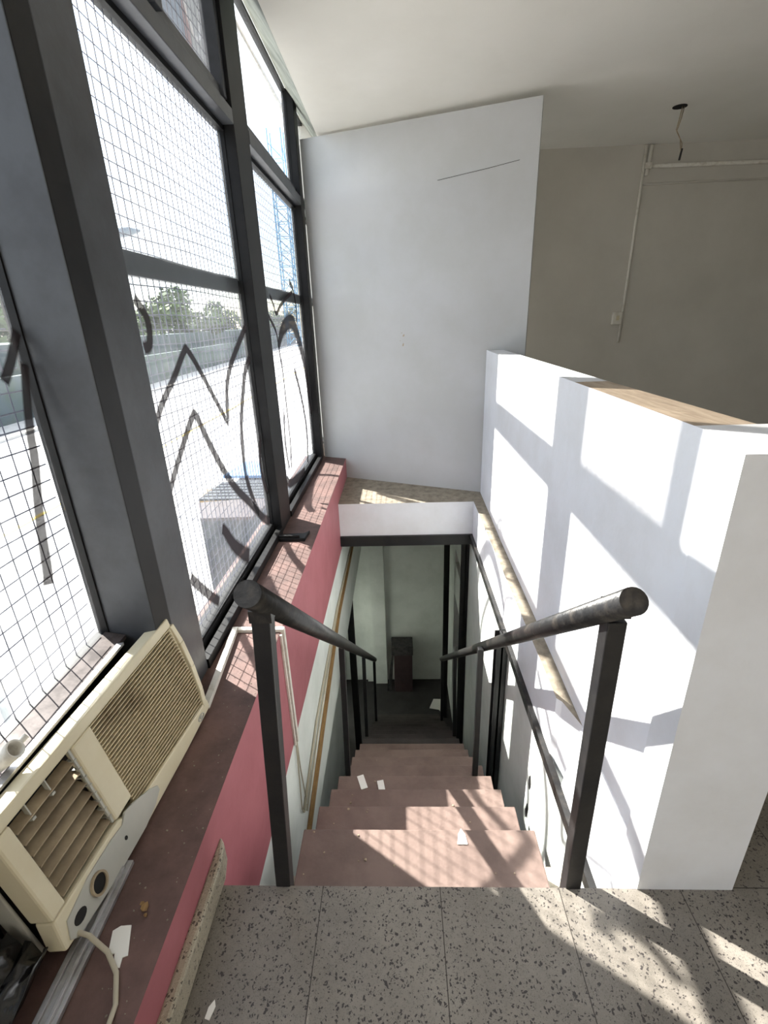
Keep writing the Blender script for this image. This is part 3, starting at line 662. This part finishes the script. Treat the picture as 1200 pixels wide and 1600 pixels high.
# black offcut on the sill by the middle mullion
bm = B(); extr(bm, [(-.79, 2.80, .2), (-.625, 2.80, .2), (-.612, 2.93, .2), (-.64, 2.89, .2), (-.79, 2.88, .2)], (0, 0, .022)); bx(bm, -.79, -.66, 2.81, 2.83, .222, .238)
tag(obj('metal_offcut', bm, 'frameblack', None, .003), 'black metal offcut on the sill at the foot of the middle mullion', 'offcut')

# box with clutter at the foot of the stairs
bxo = empty('storage_box', (-.03, 5.8, ZL)); tag(bxo, 'dark maroon tall box standing against the wall at the foot of the stairs', 'box')
bm = B(); extr(bm, [(-.15, 5.68, ZL), (.115, 5.68, ZL), (.115, 5.68, -2.95), (-.15, 5.68, -2.95)], (0, .2, 0)); par(obj('body', bm, 'box', None, .006), bxo)
bm = B(); bx(bm, -.185, .125, 5.66, 5.9, -2.955, -2.80); par(obj('lid', bm, 'boxtop', None, .01), bxo)
bm = B(); extr(bm, [(-.26, 5.70, ZL), (-.20, 5.70, ZL), (-.15, 5.70, -2.96), (-.18, 5.70, -2.96)], (0, .03, 0)); par(obj('side_flap', bm, 'boxtop', None), bxo)

# ================================================================== OUTSIDE
GZ = -3.6
M['asphalt'] = mat('sunny_asphalt', lin(176, 174, 172), .9, col2=lin(190, 188, 186), scale=.6)
M['pave'] = mat('pale_pavement', lin(196, 192, 186), .9, col2=lin(178, 174, 168), scale=2)
M['yellow'] = mat('yellow_road_line', lin(226, 196, 90), .8)
M['kerb'] = mat('kerb_stone', lin(200, 198, 190), .9)
M['greywall'] = mat('grey_green_wall', lin(74, 86, 90), .9, col2=lin(62, 78, 66), scale=.5, det=8)
M['leaf'] = mat('tree_leaves', lin(66, 86, 52), .7, col2=lin(96, 112, 66), scale=1.5)
M['bark'] = mat('tree_bark', lin(96, 84, 70), .9)
M['blueroof'] = mat('pale_blue_roof', lin(112, 152, 196), .5); M['slat'] = mat('dark_blue_slats', lin(26, 36, 46), .6); M['tan'] = mat('tan_board', lin(150, 120, 76), .7)
M['brownroof'] = mat('brown_purple_roof', lin(58, 50, 54), .7)
M['lamp'] = mat('lamp_metal', lin(120, 128, 134), .4, .3); M['crane'] = mat('blue_lattice_steel', lin(70, 140, 176), .5)
bm = B(); vs = [bm.verts.new(p) for p in ((-150, -40, GZ), (-1.02, -40, GZ), (-1.02, 200, GZ), (-150, 200, GZ))]; bm.faces.new(vs)
struct('ground', bm, 'asphalt', 'sunlit street outside the windows')
def strip(name, a, b, w, z0, z1, m, label):
    bm = B(); a, b = Vector(a), Vector(b); d = (b - a).normalized(); n = Vector((-d.y, d.x)) * w
    prism(bm, [a, b, b + n, a + n], z0, z1); return struct(name, bm, m, label)
strip('trim_15', (-1.3, -30), (-3.2, 190), 2.2, GZ, GZ + .12, 'pave', 'pale pavement below the windows')
strip('trim_16', (-10.2, -20), (-13.2, 150), .15, GZ, GZ + .012, 'yellow', 'yellow line down the middle of the road')
strip('trim_17', (-17.2, -30), (-27, 150), 2.6, GZ, GZ + .14, 'pave', 'pavement on the far side of the road')
strip('trim_18', (-19.9, -30), (-30, 150), .5, GZ, -.9, 'greywall', 'long grey-green wall across the road')
strip('trim_19', (-24, -30), (-34, 150), 14, GZ, .8, 'greywall', 'dark bank behind the wall across the road')
# kiosk roof
kz = -1.2; kk = empty('street_kiosk', (-2.8, 8, GZ)); tag(kk, 'low street kiosk with blue, slatted and brown roof panels below the windows', 'kiosk')
def kroof(poly, z, m, nm):
    bm = B(); prism(bm, poly, z, z + .05); par(obj(nm, bm, m, None), kk)
kroof([(-3.306, 7.277), (-2.989, 6.586), (-2.225, 6.622), (-2.097, 7.506)], kz, 'brownroof', 'roof_panel')
bm = B()
for k in range(6): y = 7.42 + k * .16; bx(bm, -3.35 + .08 * k * .2, -2.1, y, y + .11, kz + .02, kz + .06)
par(obj('roof_slats', bm, 'slat', None), kk)
kroof([(-3.34, 7.40), (-3.45, 8.05), (-2.95, 8.05), (-2.85, 7.40)], kz - .02, 'tan', 'roof_board')
kroof([(-3.40, 8.75), (-3.25, 9.75), (-2.45, 9.7), (-2.35, 8.7)], kz, 'blueroof', 'roof_panel')
bm = B(); bx(bm, -3.1, -2.4, 6.8, 9.5, GZ, kz - .02); par(obj('kiosk_body', bm, 'slat', None), kk)
# street lamp
la = empty('street_lamp', (-13, 17.2, GZ)); tag(la, 'grey street lamp head reaching over the road', 'street lamp')
bm = B(); tube(bm, [(-13, 17.2, GZ), (-13, 17.2, 3.0), (-12.6, 17.3, 3.9), (-11.2, 17.6, 4.2), (-10, 17.9, 4.35)], [.09, .07, .06, .05, .04], 10); par(obj('pole', bm, 'lamp', None), la)
bm = B(); tube(bm, [(-10.3, 17.8, 4.30), (-9.8, 18.0, 4.42), (-9.1, 18.6, 4.62), (-8.85, 18.9, 4.68)], [.05, .16, .15, .04], 12); par(obj('lamp_head', bm, 'lamp', None), la)
# signboard seen through the hinged top light, and an added sun blocker outside the first window
M['signback'] = mat('grey_blue_sign_back', lin(150, 164, 176), .7, col2=lin(138, 152, 164), scale=1.5)
M['signred'] = mat('faded_red_stripe', lin(170, 132, 128), .7); M['signpale'] = mat('pale_grey_sign_face', lin(176, 178, 172), .7)
sg = empty('signboard', (-3.15, 10.3, GZ)); tag(sg, 'weathered grey-blue street signboard with a faded red stripe, seen through the grimy top light', 'signboard')
bm = B(); bx(bm, -3.12, -3.05, 7.7, 11.2, 4.95, 8.6); par(obj('board', bm, 'signback', None, .01), sg)
bm = B(); bx(bm, -3.048, -3.04, 9.15, 9.40, 5.2, 8.5); par(obj('stripe', bm, 'signred', None), sg)
bm = B(); bx(bm, -3.048, -3.043, 9.40, 10.6, 5.2, 8.5); par(obj('stripe', bm, 'signpale', None), sg)
bm = B(); tube(bm, [(-3.035, 9.55 + .33 * math.cos(a * .2618), 6.2 + .55 * math.sin(a * .2618)) for a in range(12, 25)], .03, 6); par(obj('outline', bm, 'paper', None), sg)
bm = B(); tube(bm, [(-3.2, 10.9, GZ), (-3.2, 10.9, 8.4)], .09, 10); par(obj('pole', bm, 'lamp', None), sg)
ss = empty('added_sun_blocker', (-3.03, 2.74, GZ)); tag(ss, 'blank grey plate on a thin pole, added out of view to block the sun', 'sun blocker')  # unseen plate and pole, added to keep a sun patch off the floor
bm = B(); bx(bm, -3.02, -2.99, 2.10, 2.80, 2.90, 3.5); par(obj('plate', bm, 'signpale', None, .01), ss)
bm = B(); tube(bm, [(-3.05, 2.78, GZ), (-3.05, 2.78, 3.55)], .025, 8); par(obj('pole', bm, 'lamp', None), ss)
# utility wires
for k, (zz, dx) in enumerate(((1.9, 0), (2.3, .3), (1.4, -.2))):
    bm = B(); tube(bm, [(-14 + dx - .06 * y, y, zz + .25 * math.sin(y * .1)) for y in range(-20, 121, 6)], .015, 5)
    tag(obj('street_wire', bm, 'wire'), ['overhead street cable across the sky, the middle one', 'overhead street cable across the sky, the highest', 'overhead street cable across the sky, the lowest'][k], 'cable', 'overhead street cables')
# lattice mast
def mast(x, y, h, w, lb):
    bm = B()
    c = [(x - w, y - w), (x + w, y - w), (x + w, y + w), (x - w, y + w)]
    for a in c: tube(bm, [(a[0], a[1], GZ), (a[0], a[1], h)], w * .12, 5)
    z = GZ; k = 0
    while z < h - w * 2:
        for i in range(4):
            a, b = c[i], c[(i + 1) % 4]
            if k % 2: a, b = b, a
            tube(bm, [(a[0], a[1], z), (b[0], b[1], z + w * 2)], w * .07, 4); tube(bm, [(a[0], a[1], z), (b[0], b[1], z)], w * .06, 4)
        z += w * 2; k += 1
    tag(obj('lattice_mast', bm, 'crane'), lb, 'mast')
mast(-26, 128, 41, 1.5, 'tall blue lattice mast standing far beyond the road')
# trees
def leafy(name, n, R, seed):
    rd = random.Random(seed); bm = B()
    cl = [(Vector((rd.gauss(0, .5), rd.gauss(0, .5), rd.gauss(0, .38))) * R, rd.uniform(.25, .45) * R) for _ in range(16)]
    for _ in range(n):
        c, r = rd.choice(cl); d = Vector((rd.gauss(0, 1), rd.gauss(0, 1), rd.gauss(0, 1))).normalized(); p = c + d * r * rd.uniform(.75, 1.05)
        a = Vector((rd.gauss(0, 1), rd.gauss(0, 1), rd.gauss(0, 1))).normalized(); b = a.cross(d).normalized(); s = R * rd.uniform(.05, .10)
        bm.faces.new([bm.verts.new(p + a * s), bm.verts.new(p + b * s * .6), bm.verts.new(p - a * s), bm.verts.new(p - b * s * .6)])
    return bm
labs = ['leafy tree beyond the far wall, first from the left', 'rounded green tree beyond the far wall, in the middle of the window', 'tree beyond the far wall next to the middle mullion', 'tree beyond the far wall half behind the middle mullion', 'distant tree seen in the window by the partition', 'low tree beyond the far wall at the left edge', 'distant tree at the end of the street']
spots = [(-33, 34, 2.4, 3.6), (-38, 50, 4.0, 5.4), (-37, 64, 3.6, 5.2), (-38, 82, 5.0, 6.5), (-40, 110, 4.5, 5.5), (-31, 24, 2.0, 3.0), (-38, 150, 5, 6)]
tr0 = None
for i, (x, y, h, R) in enumerate(spots):
    if tr0 is None:
        tr0 = empty('tree', (x, y, GZ)); bm = leafy('crown', 3800, 1.0, 3); cr = obj('crown', bm, 'leaf', tr0); tk = obj('trunk', (lambda b: (tube(b, [(0, 0, 0), (.04, 0, .5), (0, .03, 1)], [.05, .04, .03], 8), b)[1])(B()), 'bark', tr0); t = tr0; c = cr; k = tk
    else:
        t = tr0.copy(); COL.objects.link(t); c = cr.copy(); COL.objects.link(c); c.parent = t; k = tk.copy(); COL.objects.link(k); k.parent = t
    t.location = (x, y, GZ); t.rotation_euler = (0, 0, i * 1.3)
    c.location = (0, 0, h - .2 - GZ - R * .4); c.scale = (R, R, R * .8); k.scale = (R, R, h - GZ - R * .3)
    tag(t, labs[i], 'tree', 'trees beyond the far wall')
